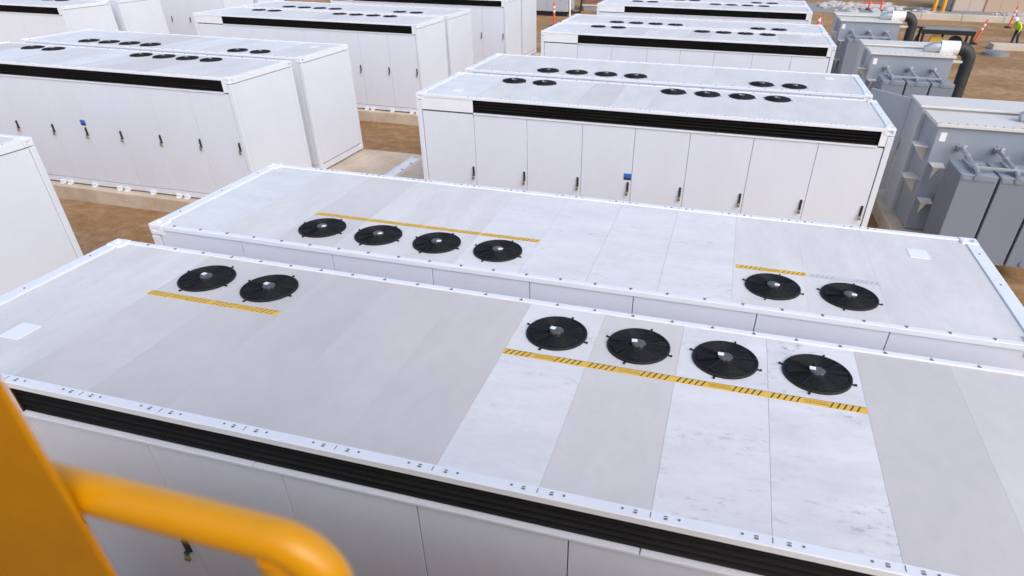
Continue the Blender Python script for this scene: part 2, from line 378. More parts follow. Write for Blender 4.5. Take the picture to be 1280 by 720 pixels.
    MESH['bolts'] = m.mesh('rail_bolts', M['core'])
    m = MB()
    for x in (L-0.011,):
        for y in (0.6, W-0.6): m.box(x-0.001, x+0.002, y-0.02, y+0.02, 0.06, 0.10)
    m.box(L-0.012, L-0.0065, 0.125, W-0.125, 0.172, 0.184); m.box(0.0065, 0.012, 0.125, W-0.125, 0.172, 0.184)
    MESH['holes'] = m.mesh('end_slots', M['core'])
    MESH['plate'] = MB().box(0.59, 0.785, 0.46, 0.68, H-0.012, H-0.007).mesh('label_plate', M['sticker'])
    # fan (origin at centre on the roof)
    rr = 0.253
    m = MB(); m.lathe([(rr+0.004, -0.004), (rr+0.004, 0.013), (rr-0.002, 0.019), (rr-0.010, 0.019), (rr-0.018, 0.008)], 40, cap=False)
    m.lathe([(rr, 0.003), (0.02, 0.004)], 40, cap=False); MESH['shroud'] = m.mesh('fan_shroud', M['fan'], True)
    m = MB()
    def torus(r, z, t):
        S, T = 36, 4
        rings = []
        for i in range(S):
            a = 2*math.pi*i/S
            rings.append([m.bm.verts.new(((r+t*math.cos(2*math.pi*k/T))*math.cos(a), (r+t*math.cos(2*math.pi*k/T))*math.sin(a), z+t*math.sin(2*math.pi*k/T))) for k in range(T)])
        for i in range(S):
            for k in range(T): m.bm.faces.new((rings[i][k], rings[(i+1) % S][k], rings[(i+1) % S][(k+1) % T], rings[i][(k+1) % T]))
    for i in range(11):
        q = 0.085+0.015*i
        torus(q, 0.036-0.10*(q-0.08), 0.0026)
    for i in range(8):
        a = 2*math.pi*i/8+0.2
        m.tube([(0.05*math.cos(a), 0.05*math.sin(a), 0.037), (0.246*math.cos(a), 0.246*math.sin(a), 0.019)], 0.0034, 5)
    MESH['grille'] = m.mesh('grille', M['fan'], True)
    m = MB()
    for i in range(7):
        a = 2*math.pi*i/7
        pts = []
        for r_, da in ((0.06, -0.28), (0.225, -0.34), (0.225, 0.20), (0.06, 0.28)):
            z = 0.010 + (0.018 if da > 0 else 0.0)
            pts.append((r_*math.cos(a+da), r_*math.sin(a+da), z))
        m.poly(pts); m.poly([(p[0], p[1], p[2]-0.003) for p in pts[::-1]])
    MESH['blades'] = m.mesh('fan_blades', M['black'])
    MESH['hub'] = MB().lathe([(0.058, 0.0), (0.058, 0.034), (0.052, 0.039), (0.03, 0.0405)], 24).mesh('hub', M['hub'], True)
    MESH['fsticker'] = MB().box(-0.024, 0.022, -0.021, 0.021, 0.0407, 0.0425).mesh('sticker', M['sticker'])
    m = MB(); m.box(0.245, 0.290, -0.008, 0.008, 0.0, 0.006); m.lathe([(0.008, 0.0), (0.008, 0.013)], 8, (0.282, 0)); MESH['tab'] = m.mesh('mounting_tab', M['fan'])
    # hazard tape for one roof panel width
    t = PP
    MESH['tape'] = MB().box(0.0, t, -0.036, 0.036, H-0.0121, H-0.0105).mesh('hazard_tape', M['tape'])
    MESH['tape_faded'] = MB().box(0.0, t-0.02, -0.034, 0.034, H-0.0121, H-0.0107).mesh('hazard_tape', M['tape_faded'])
    for nm, mt in (('stripe', 'stripe'), ('stripe_y', 'stripe_y'), ('stripe_g', 'stripe_g')):
        m = MB()
        for base in (0.03, 0.44):
            for i in range(5):
                x = base+0.045*i; z = H-0.0098
                m.poly([(x-0.018, -0.033, z), (x-0.006, -0.033, z), (x+0.024, 0.033, z), (x+0.012, 0.033, z)])
        z = H-0.0098
        m.poly([(0, 0.0325, z), (t-0.01, 0.0325, z), (t-0.01, 0.036, z), (0, 0.036, z)])
        MESH[nm] = m.mesh('stripes', M[mt])
    m = MB(); z = H-0.0098
    for row in (0.012, -0.010):
        x = 0.255
        while x < 0.415:
            wd = random.uniform(0.006, 0.016); m.poly([(x, row-0.005, z), (x+wd, row-0.005, z), (x+wd, row+0.005, z), (x, row+0.005, z)]); x += wd+0.006
    MESH['print'] = m.mesh('printed_lines', M['stripe_y'])
mk()
ds = [0.112] + SEAMS + [L-0.112]
FANX = [1.5126, 2.197, 4.962, 5.650, 6.338, 7.027]
def unit(x, y, flip, tones, label, tape=None, detail=2):
    """x, y: left / front corner of the footprint as seen in the picture"""
    root = empty('battery_container', (x+L/2, y+W/2, 0), math.pi if flip else 0)
    tag(root, label, 'container', 'white battery containers standing in rows')
    O = (ox, oy, 0)
    add('inner_body', MESH['core'], root, O); add('roof_deck', MESH['deck'], root, O)
    for k in range(4): add('bottom_rail', MESH[('bottom', k)], root, O)
    for cx in (0.05, L-0.05):
        for cy in (0.05, W-0.05): add('corner_post', MESH['post'], root, (ox+cx, oy+cy, 0))
    for cx in (0.089, L-0.089):
        for cy in (0.081, W-0.081):
            for cz in (0.065, H-0.055): add('corner_casting', MESH['casting'], root, (ox+cx, oy+cy, cz))
    for k in ('rail_f', 'rail_b', 'rail_l', 'rail_r'): add('roof_rail', MESH[k], root, O)
    for k, (a, b) in enumerate(zip(PANEL_X, PANEL_X[1:])):
        add('roof_panel', MESH[(round(b-a, 3), tones[k])], root, (ox+a, oy, 0))
    for k, (a, b) in enumerate(zip(ds, ds[1:])):
        wd = round(b-a, 3)
        d = add('door', MESH[('door', wd)], root, (ox+a, oy, 0))
        hx = wd-0.062
        add('handle', MESH['handle'], d, (hx, 0.012, 1.385)); add('padlock', MESH['padlock'], d, (hx, 0.012, 1.385))
        if k == 3:
            lb = add('blue_label', MESH['label'], root, (ox+a+hx-0.02, oy+0.012, 1.53)); add('label_band', MESH['label_band'], lb)
        add('rear_panel', MESH[('back', wd)], root, (ox+a, oy, 0))
    add('end_panel', MESH['end'], root, (ox+0.026, oy, 0)); add('end_panel', MESH['end'], root, (ox+L-0.026, oy, 0))
    lv = add('louvre', MESH['louvre'], root, O)
    add('sill', MESH['sill'], lv)
    for i in range(4): add('slat', MESH['slat'], lv, (0, 0, H-0.288+0.056*i))
    for k in range(3): add('drip_ledge', MESH[('ledge', k)], root, O)
    for i in range(10):
        fx = 0.42+0.9*i
        for dx in ((-0.12, 0.12) if i % 2 else (0.0,)): add('foot_bracket', MESH['foot'], root, (ox+fx+dx, oy, 0))
    add('rail_bolts', MESH['bolts'], root, O, kind='stuff'); add('end_slots', MESH['holes'], root, O)
    add('label_plate', MESH['plate'], root, O)
    for i, fx in enumerate(FANX):
        f = empty('fan'); f.parent = root; f.location = (ox+fx, oy+W-0.4807, H-0.012)
        f.rotation_euler = (0, 0, 0.0)
        add('fan_shroud', MESH['shroud'], f); add('grille', MESH['grille'], f)
        add('hub', MESH['hub'], f)
        ang = random.uniform(-0.25, 0.25) + (math.pi if flip else 0)
        add('sticker', MESH['fsticker'], f, (-0.036, 0.018, 0), (0, 0, ang))
        if detail > 1:
            add('fan_blades', MESH['blades'], f, rot=(0, 0, random.uniform(0, 1)))
            for q in range(4): add('mounting_tab', MESH['tab'], f, rot=(0, 0, R(75)+q*math.pi/2))
    if tape:
        for kx, style in tape:
            tp = add('hazard_tape', MESH['tape_faded' if style == 'g' else 'tape'], root, (ox+kx, oy+1.41, 0))
            add('stripes', MESH[{'b': 'stripe', 'y': 'stripe_y', 'g': 'stripe_g'}[style]], tp)
            if style != 'g': add('printed_lines', MESH['print'], tp)
    return root
def jit(base, n=12, seed=0):
    rnd = random.Random(seed); return [rnd.choice(base) for _ in range(n)]
c_, s_, l_, m_, h_ = 'r_clean', 'r_scuff', 'r_light', 'r_mid', 'r_heavy'
y2 = W+0.4045
tA1 = [l_, m_, h_, h_, h_, h_, c_, m_, c_, s_, h_, m_]
tapeA1 = [(S0-0.02, 'y'), (S0-0.02+PP, 'y')] + [(4.615+PP*k, 'b') for k in range(4)]
unit(0, 0, False, tA1, 'nearest white battery container, its grey dusty roof filling the foreground with hazard tape', tapeA1)
tA2 = [l_, l_, l_, c_, c_, c_, c_, l_, l_, m_, l_, c_]
tapeA2 = [(S0-0.02, 'g'), (S0-0.02+PP, 'y')] + [(4.615+PP*k, 'y') for k in range(4)]
unit(0, y2, True, tA2, 'white battery container right behind the nearest one, hazard tape partly worn off at right', tapeA2)
UN = [
 (-0.02, 1, 0, [c_, l_, l_, l_, m_, l_, l_, l_, l_, l_, l_, l_], 'white battery container in the middle of the picture, all eight doors in full view'),
 (-0.02, 1, 1, [l_]*12, 'white battery container back to back behind the middle one with eight visible doors'),
 (-0.06, 2, 0, [c_, l_, l_, m_, l_, l_, m_, l_, l_, l_, m_, l_], 'white battery container with louvre, third row right column, beside the second transformer'),
 (-0.06, 2, 1, [l_]*12, 'white battery container at rear of third row right column, its doors facing away'),
 (-0.08, 3, 0, [c_, l_, l_, l_, m_, l_, l_, m_, l_, l_, l_, l_], 'farthest white battery container of right column showing its black louvre at top edge of picture'),
 (-0.08, 3, 1, [l_]*12, 'farthest white battery container of right column, rear one of its pair, mostly out of frame'),
 (-13.22, 0, 1, [l_]*12, 'white battery container cut off by left edge of picture beside nearest roof, corner casting showing'),
 (-13.32, 1, 0, [m_, c_, c_, l_, l_, c_, l_, m_, m_, l_, l_, l_], 'white battery container at left with long black louvre, blue label and bright right end wall'),
 (-13.32, 1, 1, [l_, c_, c_, l_, c_, l_, m_, m_, l_, l_, c_, c_], 'white battery container behind the big left one, only roof fans and right end wall showing'),
 (-13.30, 2, 0, [c_, l_, l_, l_, l_, l_, m_, l_, l_, l_, l_, l_], 'white battery container with short looking louvre at upper middle left, third row'),
 (-13.30, 2, 1, [l_]*12, 'white battery container, rear one of the third row pair at upper middle left'),
 (-13.20, 3, 0, [l_]*12, 'white battery container at top edge with tall right end wall left of orange delineator'),
 (-13.20, 3, 1, [l_]*12, 'white battery container, rear one of top edge pair, narrow end wall left of orange delineator'),
 (-28.23, 2, 0, [l_]*12, 'white battery container in top left corner with louvre end and right end wall'),
 (-28.23, 2, 1, [l_]*12, 'white battery container behind the one in the top left corner, end wall only'),
 (-28.23, 3, 0, [l_]*12, 'far white battery container at top left showing only doors with small black handles'),
 (-28.23, 3, 1, [l_]*12, 'farthest white battery container of the left column, only a sliver of end wall showing'),
]
for x, j, back, tones, lab in UN:
    unit(x, ROWS[j] + (y2 if back else 0), bool(back), tones, lab, None, 2 if j < 2 else 1)

# white steel channel lying on the pad between two containers
ch = empty('steel_channel', (-2.42, 12.5, 0)); tag(ch, 'white steel channel lying on the concrete between left and middle containers', 'steel channel')
m = MB(); m.prism([(-0.15, -0.038), (0.15, -0.038), (0.15, 0.055), (0.138, 0.055), (0.138, -0.022), (-0.138, -0.022), (-0.138, 0.055), (-0.15, 0.055)], 'y', -1.5, 1.6)
add('channel_body', m.mesh('channel_body', M['rail']), ch)
m = MB(); m.lathe([(0.03, -0.022), (0.03, -0.002), (0.018, 0.004)], 8)
bm_ = m.mesh('anchor_bolt', M['core'])
for yy in (-0.9, -0.2, 0.55, 1.1): add('anchor_bolt', bm_, ch, (0.02, yy, 0))

# ------------------------------------------------------------------ transformers
def transformer(y0, label, door=False):
    t = empty('transformer', (11.63, y0+4.09, 0)); t.scale = (1.0, 0.93, 1.01); tag(t, label, 'transformer', 'grey oil transformers beside the container rows')
    X, Y = 11.7, 4.4
    def A(name, mb, mt, parent=t, smooth=False): return add(name, mb.mesh(name, M[mt], smooth), parent)
    b = lambda x0, x1, ya, yb, z0, z1, bev=0.012: MB().box(x0-X, x1-X, ya-Y, yb-Y, z0, z1, bev)
    # rear cabinet with roof lip, tank with lid
    A('cabinet', b(10.40, 12.98, 4.66, 5.76, -0.03, 2.36), 'grey_mid')
    A('cabinet_roof', b(10.34, 13.04, 4.62, 5.82, 2.36, 2.41, 0.01), 'grey_pale')
    tank = A('tank', b(10.50, 12.95, 3.34, 4.62, -0.02, 2.26), 'grey')
    A('tank_lid', b(10.44, 13.0, 3.27, 4.60, 2.26, 2.325, 0.008), 'grey_pale')
    m = MB()
    for i in range(15): m.lathe([(0.018, 2.325), (0.018, 2.345)], 6, (10.5-X+0.17*i, 3.32-Y))
    o = A('lid_bolts', m, 'galv'); o['kind'] = 'stuff'
    # triangular stiffeners on the side and on the front
    for (px, py, pz, side) in ((10.50, 3.72, 1.78, 'l'), (10.50, 3.72, 1.08, 'l'), (10.66, 3.34, 1.50, 'f'), (10.66, 3.34, 0.72, 'f')):
        m = MB()
        if side == 'l':
            m.prism([(px-X-0.30, pz), (px-X, pz), (px-X, pz-0.36)], 'y', py-Y-0.008, py-Y+0.008)
            m.prism([(px-X-0.30, py-Y-0.20), (px-X, py-Y-0.26), (px-X, py-Y+0.26), (px-X-0.30, py-Y+0.20)], 'z', pz, pz+0.012)
        else:
            m.prism([(py-Y-0.40, pz), (py-Y, pz), (py-Y, pz-0.36)], 'x', px-X-0.008, px-X+0.008)
            m.prism([(px-X-0.12, py-Y-0.40), (px-X+0.12, py-Y-0.40), (px-X+0.16, py-Y), (px-X-0.12, py-Y)], 'z', pz, pz+0.012)
        A('gusset', m, 'grey_pale')
    A('warning_sticker', b(10.58, 10.70, 3.334, 3.339, 1.96, 2.14, 0), 'sticker')
    # radiators: fin packs
    for k, rx in enumerate((10.75, 11.455, 12.16)):
        rd = empty('radiator'); rd.parent = t; rd.location = (rx-X, 1.76-Y, 0)
        if 'fin' not in MESH:
            MESH['fin'] = MB().box(0.0, 0.66, -0.028, 0.028, -0.05, 1.74, 0.018).mesh('fin', M['grey_rad'])
            MESH['header'] = MB().tube([(0.28, -0.04, 1.70), (0.28, 1.10, 1.70)], 0.055, 12).mesh('header_pipe', M['grey_rad'], True)
            MESH['header2'] = MB().tube([(0.28, -0.04, 0.05), (0.28, 1.58, 0.05)], 0.05, 12).mesh('header_pipe', M['grey_rad'], True)
            m = MB(); m.tube([(0.28, 1.60, 1.88), (0.28, 1.30, 1.88), (0.28, 0.12, 1.80), (0.28, 0.06, 1.77)], 0.038, 12)
            m.tube([(0.28, 1.60, 1.88), (0.28, 1.50, 1.88)], 0.075, 12)
            m.tube([(0.28, 0.95, 1.87), (0.28, 0.91, 1.865)], 0.065, 12); m.tube([(0.28, 0.34, 1.83), (0.28, 0.30, 1.825)], 0.06, 12)
            m.box(0.24, 0.32, 1.28, 1.36, 1.88, 1.98, 0.006); m.box(0.12, 0.30, 1.30, 1.34, 1.955, 1.975)
            MESH['oilpipe'] = m.mesh('oil_pipe', M['galv'], True)
            MESH['radcap'] = MB().box(0.03, 0.63, -0.02, 1.08, 1.62, 1.69, 0.01).mesh('top_plate', M['grey_rad'])
        for i in range(11): add('fin', MESH['fin'], rd, (0, 0.02+0.102*i, 0))
        add('header_pipe', MESH['header'], rd); add('header_pipe', MESH['header2'], rd); add('oil_pipe', MESH['oilpipe'], rd); add('top_plate', MESH['radcap'], rd)
    A('tie_bar', b(11.02, 12.45, 1.98, 2.03, 1.80, 1.85, 0.004), 'galv')
    # cable duct
    cy, cz = 4.05-Y, 2.47
    A('duct_adapter', MB().tube([(12.15-X, cy, cz-0.06), (12.40-X, cy, cz), (12.62-X, cy, cz)], [0.10, 0.17, 0.17], 16), 'galv', smooth=True)
    A('white_pipe', MB().tube([(12.60-X, cy, cz), (13.16-X, cy, cz)], 0.215, 20), 'pvc', smooth=True)
    pts = bend((13.12-X, cy, cz), (13.56-X, cy, cz), (13.56-X, cy, GZ-0.2), 0.36, 8)
    A('black_duct', MB().tube(pts, [0.198]*len(pts), 18), 'duct', smooth=True)
    A('duct_bracket', b(12.95, 13.40, 3.95, 4.15, 2.05, 2.12, 0.004), 'grey_pale')
    if door:
        m = MB(); m.box(0, 1.28, -0.02, 0.02, 0.12, 2.33, 0.005)
        o = add('cabinet_door', m.mesh('cabinet_door', M['grey_mid']), t, (10.385-X, 5.83-Y, 0), (0, 0, R(127)))
        m = MB(); m.box(0.02, 0.05, -0.035, -0.02, 1.0, 1.2); add('latch', m.mesh('latch', M['black']), o)
    # concrete plinth belongs to the ground
    add('transformer_pad', MB().box(10.12, 13.9, 2.8, 5.9, GZ-0.05, -0.035, 0.012).mesh('transformer_pad', M['concrete']), loc=(0, y0, 0), kind='structure')
    return t
transformer(ROWS[1], 'nearest grey transformer with open cabinet door, cut off by right edge of picture', True)
transformer(ROWS[2], 'grey transformer with three radiators and white pipe into black elbow, middle of the three')
transformer(ROWS[3]+0.1, 'farthest grey transformer of the three, behind the middle one')

# ------------------------------------------------------------------ yellow lift the photograph is taken from; truck below is unseen, added for shade
lift = empty('lift_truck', (5.6, -2.9, GZ)); tag(lift, 'yellow guard rail and post of the lift in the lower left foreground', 'lift truck')
def LA(name, mb, mt, smooth=False):
    o = add(name, mb.mesh(name, M[mt], smooth), lift); o.location = (-5.6, 2.9, -GZ); return o
RZ, RY, RR, DZ = 5.20, -2.183, 0.0225, 4.17
LA('top_rail', MB().tube(bend((3.40, RY, RZ), (5.722, RY, RZ), (5.722, RY, DZ), 0.055, 8), RR, 24), 'yellow', True)
LA('gate_post', MB().tube([(5.672, RY-0.004, RZ-0.01), (5.672, RY-0.004, DZ)], RR*0.95, 20), 'yellow', True)
LA('mid_rail', MB().tube([(3.40, RY, 4.68), (5.70, RY, 4.68)], 0.018, 14), 'yellow', True)
LA('mid_rail', MB().tube([(5.74, RY, 4.68), (8.40, RY, 4.68)], 0.018, 14), 'yellow', True)
LA('flat_post', MB().box(5.02, 5.457, -2.215, -2.209, DZ, 5.62, 0.0015), 'yellow_shaded')
for (px, py) in ((3.40, RY), (8.40, RY), (3.40, -3.95), (8.40, -3.95)):
    LA('corner_post', MB().tube([(px, py, DZ), (px, py, RZ)], RR, 14), 'yellow', True)
LA('side_rail', MB().tube([(3.40, RY, RZ), (3.40, -3.95, RZ)], RR, 14), 'yellow', True)
LA('rear_rail', MB().tube([(3.40, -3.95, RZ), (8.40, -3.95, RZ)], RR, 14), 'yellow', True)
LA('side_rail', MB().tube([(8.40, RY, RZ), (8.40, -3.95, RZ)], RR, 14), 'yellow', True)
LA('platform_deck', MB().box(3.34, 8.46, -4.02, -2.14, DZ-0.12, DZ, 0.01), 'lift_grey')  # deck enlarged so that it shades the nearest container front
LA('toe_board', MB().box(3.34, 8.46, -2.155, -2.135, DZ, DZ+0.15), 'yellow')
LA('shade_panel', MB().box(5.80, 8.36, -2.170, -2.155, DZ+0.18, 5.05, 0.004), 'lift_grey')  # unseen panel, added to keep light off the nearest front
LA('shade_wall', MB().box(3.46, 8.34, -4.00, -3.955, DZ+0.01, 6.60, 0.004), 'blocker_brown')  # unseen wall behind the camera, added to block sun on rail and front
zl = [2.76, 3.19, 3.62, DZ-0.12]
for k in range(3):
    for yy in (-3.8, -2.5):
        LA('scissor_arm', MB().tube([(3.9, yy, zl[k]), (7.8, yy, zl[k+1])], 0.05, 8), 'lift_grey')
        LA('scissor_arm', MB().tube([(7.8, yy+0.12, zl[k]), (3.9, yy+0.12, zl[k+1])], 0.05, 8), 'lift_grey')
LA('shade_box_body', MB().box(1.2, 9.2, -3.9, -1.10, 0.75, 2.70, 0.03), 'blocker_brown')  # unseen bulk, added to shade the nearest container front
LA('chassis', MB().box(1.0, 11.4, -3.5, -1.5, 0.25, 0.74, 0.02), 'lift_grey')
m = MB(); m.prism([(9.3, 0.55), (11.6, 0.55), (11.6, 1.35), (11.2, 2.30), (9.3, 2.30)], 'y', -3.7, -1.2); LA('cab', m, 'yellow')
m = MB(); m.prism([(11.575, 1.42), (11.66, 1.42), (11.30, 2.24), (11.215, 2.24)], 'y', -3.5, -1.4); LA('windscreen', m, 'black')
for px in (2.4, 3.5, 10.4):
    for py in (-3.6, -1.4):
        LA('wheel', MB().tube([(px, py-0.16, 0.05), (px, py+0.16, 0.05)], 0.45, 20), 'tyre', True)

# ------------------------------------------------------------------ background: road, kerb, shed
add('road', MB().box(6, 120, 63.2, 71.5, GZ-0.3, GZ+0.012).mesh('road', M['asphalt']), kind='structure')
k = empty('kerb_wall', (30, 62.2, GZ)); tag(k, 'low pale concrete kerb wall along the grey road behind the dirt', 'kerb wall')
kb = MB().box(-1.49, 1.49, -0.30, 0.30, -0.2, 0.45, 0.03).mesh('kerb_block', M['kerb'])
for i in range(14): add('kerb_block', kb, k, (-11.2+3*i, -0.9-0.10*i, 0), (0, 0, -0.033))
sh = empty('site_shed', (30.3, 71.2, GZ)); tag(sh, 'tan clad site shed at the top right corner behind the road', 'shed')
for i in range(16):
    mt = 'tan2' if i < 2 else 'tan'
    add('cladding_panel', MB().box(-6.0+1.25*i+0.008, -4.75+1.25*i-0.008, -3.03, -2.99, 0.1, 3.4, 0.006).mesh('cladding_panel', M[mt]), sh)
add('shed_body', MB().box(-6.0, 14.0, -2.99, 3.0, 0.0, 3.35).mesh('shed_body', M['tan2']), sh)
add('plinth', MB().box(-6.05, 14.05, -3.06, -2.995, 0.0, 0.098).mesh('plinth', M['asphalt']), sh)
add('corner_trim', MB().box(-3.56, -3.44, -3.06, -3.032, 0.1, 3.4).mesh('corner_trim', M['rust']), sh)
add('roof', MB().box(-6.2, 14.2, -3.2, 3.2, 3.41, 3.6, 0.02).mesh('roof', M['grey_pale']), sh)

def delineator(x, y, label, h=1.1, tilt=(0, 0), z=GZ):
    d = empty('delineator_post', (x, y, z)); tag(d, label, 'delineator', 'orange delineators round the site')
    if 'dpost' not in MESH:
        MESH['dpost'] = MB().lathe([(0.055, 0.04), (0.05, 0.9), (0.04, 1.05), (0.015, 1.1)], 12).mesh('post', M['orange'], True)
        MESH['dbase'] = MB().lathe([(0.20, 0.0), (0.20, 0.05), (0.10, 0.09)], 8).mesh('base', M['tyre'])
        MESH['dband'] = MB().lathe([(0.0565, 0.62), (0.056, 0.72)], 12, cap=False).mesh('reflective_band', M['reflect'])
        MESH['dband2'] = MB().lathe([(0.055, 0.80), (0.0545, 0.90)], 12, cap=False).mesh('reflective_band', M['reflect'])
    d.rotation_euler = (tilt[0], tilt[1], 0); d.scale = (1.35, 1.35, h/1.1)
    for n, q in (('post', 'dpost'), ('base', 'dbase'), ('reflective_band', 'dband'), ('reflective_band', 'dband2')): add(n, MESH[q], d)
delineator(-6.85, 46.2, 'orange delineator post standing by the grey trailer at the top middle', 1.6)
delineator(20.85, 47.7, 'leaning orange and white delineator post left of the hi-vis worker', 1.5, (0, 0.26))
delineator(25.7, 57.5, 'leaning orange and white delineator in front of the tan shed', 1.5, (0, 0.12))
delineator(17.1, 67.0, 'left of two orange delineators among the pale rubble at the top', 1.5)
delineator(18.0, 66.2, 'right of two orange delineators among the pale rubble at the top', 1.6)
delineator(16.3, 44.9, 'short orange post beside the black steel frame on the dirt', 1.0, (0, 0.3))
# traffic cone by the far container
cn = empty('traffic_cone', (11.7, 52.6, GZ)); tag(cn, 'orange traffic cone on the dirt beside the farthest right container', 'traffic cone')
add('cone_body', MB().lathe([(0.17, 0.04), (0.04, 0.85), (0.03, 0.86)], 14).mesh('cone_body', M['orange'], True), cn)
add('cone_base', MB().box(-0.24, 0.24, -0.24, 0.24, 0, 0.045, 0.01).mesh('cone_base', M['orange']), cn)
add('reflective_band', MB().lathe([(0.112, 0.42), (0.082, 0.60)], 14, cap=False).mesh('reflective_band', M['reflect']), cn)
# barrier rail between the two delineators
bt = add('barrier_bar', MB().box(16.2, 18.4, 66.54, 66.60, GZ+0.52, GZ+0.60).mesh('barrier_bar', M['orange'])); tag(bt, 'red barrier bar running between two delineators at the top', 'barrier bar')
# plank and rubble
pk = add('plank', MB().box(-1.2, 1.2, -0.14, 0.14, 0, 0.10, 0.01).mesh('plank', M['wood']), loc=(20.1, 68.2, GZ+0.05), rot=(0, -0.04, 0.15)); tag(pk, 'dark weathered plank lying near the grey road at the top', 'plank')
def rubble():
    mb = MB(); rnd = random.Random(11)
    for _ in range(170):
        x = rnd.gauss(17.4, 1.9); y = rnd.gauss(69.0, 1.6); s = rnd.uniform(0.08, 0.45)
        t = bmesh.ops.create_icosphere(mb.bm, subdivisions=1, radius=s, matrix=Matrix.Translation((x, y, GZ+0.1*s)) @ Matrix.Rotation(rnd.uniform(0, 3), 4, 'Z') @ Matrix.Diagonal((1.5, 1, 0.6, 1)))
        for v in t['verts']: v.co += Vector((rnd.uniform(-.3, .3), rnd.uniform(-.3, .3), rnd.uniform(-.2, .2)))*s
    for _ in range(22):
        x = rnd.uniform(25.6, 28.0); y = 61.9; s = rnd.uniform(0.08, 0.2)
        bmesh.ops.create_icosphere(mb.bm, subdivisions=1, radius=s, matrix=Matrix.Translation((x, y-0.3, GZ+0.5)))
    o = add('rubble_heap', mb.mesh('rubble_heap', M['rubble']), kind='stuff'); tag(o, 'pale broken rubble heaped beside the road at the top', 'rubble')
rubble()
rk = add('boulder', MB().lathe([(0.30, 0.0), (0.38, 0.15), (0.30, 0.38), (0.12, 0.46)], 9).mesh('boulder', M['kerb'], True), loc=(15.6, 68.6, GZ-0.05)); tag(rk, 'pale round boulder at left end of the rubble heap', 'boulder')
# yellow bollards on the road edge
bl = MB().lathe([(0.17, 0.0), (0.17, 1.25), (0.12, 1.36), (0.03, 1.40)], 14).mesh('bollard', M['yellow'], True)
for (x, y, lab) in ((22.66, 67.6, 'left of two yellow bollards in front of the grey road'), (23.4, 67.7, 'right of two yellow bollards, next to standing person in dark trousers')):
    b = empty('bollard', (x, y, GZ)); tag(b, lab, 'bollard', 'yellow bollards'); add('bollard_tube', bl, b)
    add('base_plate', MB().box(-0.26, 0.26, -0.26, 0.26, 0, 0.03, 0.005).mesh('base_plate', M['kerb']), b)
# grey slab with worker, lid
sl = add('concrete_slab', MB().box(-2.2, 2.2, -0.5, 0.5, -0.1, 0.28, 0.02).mesh('concrete_slab', M['kerb']), loc=(23.6, 46.1, GZ), rot=(0, 0, 0.0)); tag(sl, 'pale concrete slab at the feet of the hi-vis worker', 'concrete slab')
ld = empty('utility_lid', (20.95, 43.4, GZ)); tag(ld, 'round blue-grey utility lid on the dirt before the concrete slab', 'utility lid')
add('ring', MB().lathe([(0.72, -0.05), (0.70, 0.14), (0.55, 0.17)], 22).mesh('ring', M['bluegrey'], True), ld)
add('cover', MB().lathe([(0.54, 0.1), (0.54, 0.20), (0.2, 0.23)], 22).mesh('cover', M['bluegrey'], True), ld)

# black steel work frame
fr = empty('work_stand', (18.3, 45.2, GZ)); tag(fr, 'black steel work frame with cable drums under it on the dirt', 'steel frame')
m = MB(); m.box(-1.35, 1.55, -0.55, 0.55, 1.0, 1.10, 0.02); add('top_plate', m.mesh('top_plate', M['bluegrey']), fr)
m = MB(); m.box(-1.40, 1.60, -0.62, -0.556, 0.80, 1.05, 0.02); add('front_beam', m.mesh('front_beam', M['black']), fr)
for lx, ly in ((-1.25, -0.55), (1.5, -0.55), (-1.25, 0.5), (1.5, 0.5), (0.1, 0.5)):
    add('leg', MB().box(lx-0.07, lx+0.07, ly-0.05, ly+0.05, -0.02, 0.995, 0.01).mesh('leg', M['black']), fr)
for sx in (-1.6, -1.95):
    add('brace', MB().tube([(sx+0.25, -0.3, 1.12), (sx-0.15, -0.5, 0.0)], 0.05, 8).mesh('brace', M['black']), fr)
add('handle_bar', MB().tube([(-1.9, -0.3, 1.12), (-1.2, -0.3, 1.12)], 0.045, 8).mesh('handle_bar', M['black']), fr)
for cx, cm in ((-0.35, 'tape'), (0.75, 'black')):
    m = MB(); m.tube([(cx, -0.2, 0.36), (cx, 0.2, 0.36)], 0.34, 20); m.tube([(cx, -0.26, 0.36), (cx, -0.21, 0.36)], 0.37, 20); add('cable_drum', m.mesh('cable_drum', M[cm], True), fr)

# grey cabin on skids and brown bin at the top middle
tr = empty('site_cabin', (-11.9, 53.2, GZ)); tag(tr, 'grey site cabin on dark skids at the top middle behind containers', 'cabin')
add('cabin_body', MB().box(-4.6, 4.6, -1.2, 1.2, 0.34, 2.9, 0.04).mesh('cabin_body', M['trailer']), tr)
for yy in (-1.05, 0.95): add('skid', MB().box(-4.5, 4.5, yy, yy+0.12, 0.0, 0.335, 0.02).mesh('skid', M['black']), tr)
for i in range(8): add('side_rib', MB().box(-4.3+1.2*i, -4.24+1.2*i, -1.225, -1.205, 0.4, 2.85).mesh('side_rib', M['trailer']), tr)
add('corner_pipe', MB().tube([(4.75, -1.0, 0.0), (4.75, -1.0, 1.6)], 0.07, 10).mesh('corner_pipe', M['pvc']), tr)
add('tow_bar', MB().tube([(4.6, -0.6, 0.25), (5.5, -0.6, 0.3), (5.6, -0.6, 1.2)], 0.08, 10).mesh('tow_bar', M['black']), tr)
tk = empty('material_bin', (-4.5, 57.6, GZ)); tag(tk, 'brown steel bin on a grey base behind the farthest right containers at the top', 'bin')
m = MB(); m.prism([(-2.6, 0.52), (2.2, 0.52), (2.6, 1.9), (-2.9, 1.9)], 'y', -1.1, 1.1); add('bin_body', m.mesh('bin_body', M['rust']), tk)
add('bin_base', MB().box(-2.5, 2.3, -1.15, 1.15, 0.0, 0.40, 0.02).mesh('bin_base', M['galv']), tk)
add('base_rail', MB().box(-2.6, 2.4, -1.2, 1.2, 0.405, 0.515, 0.01).mesh('base_rail', M['grey_pale']), tk)
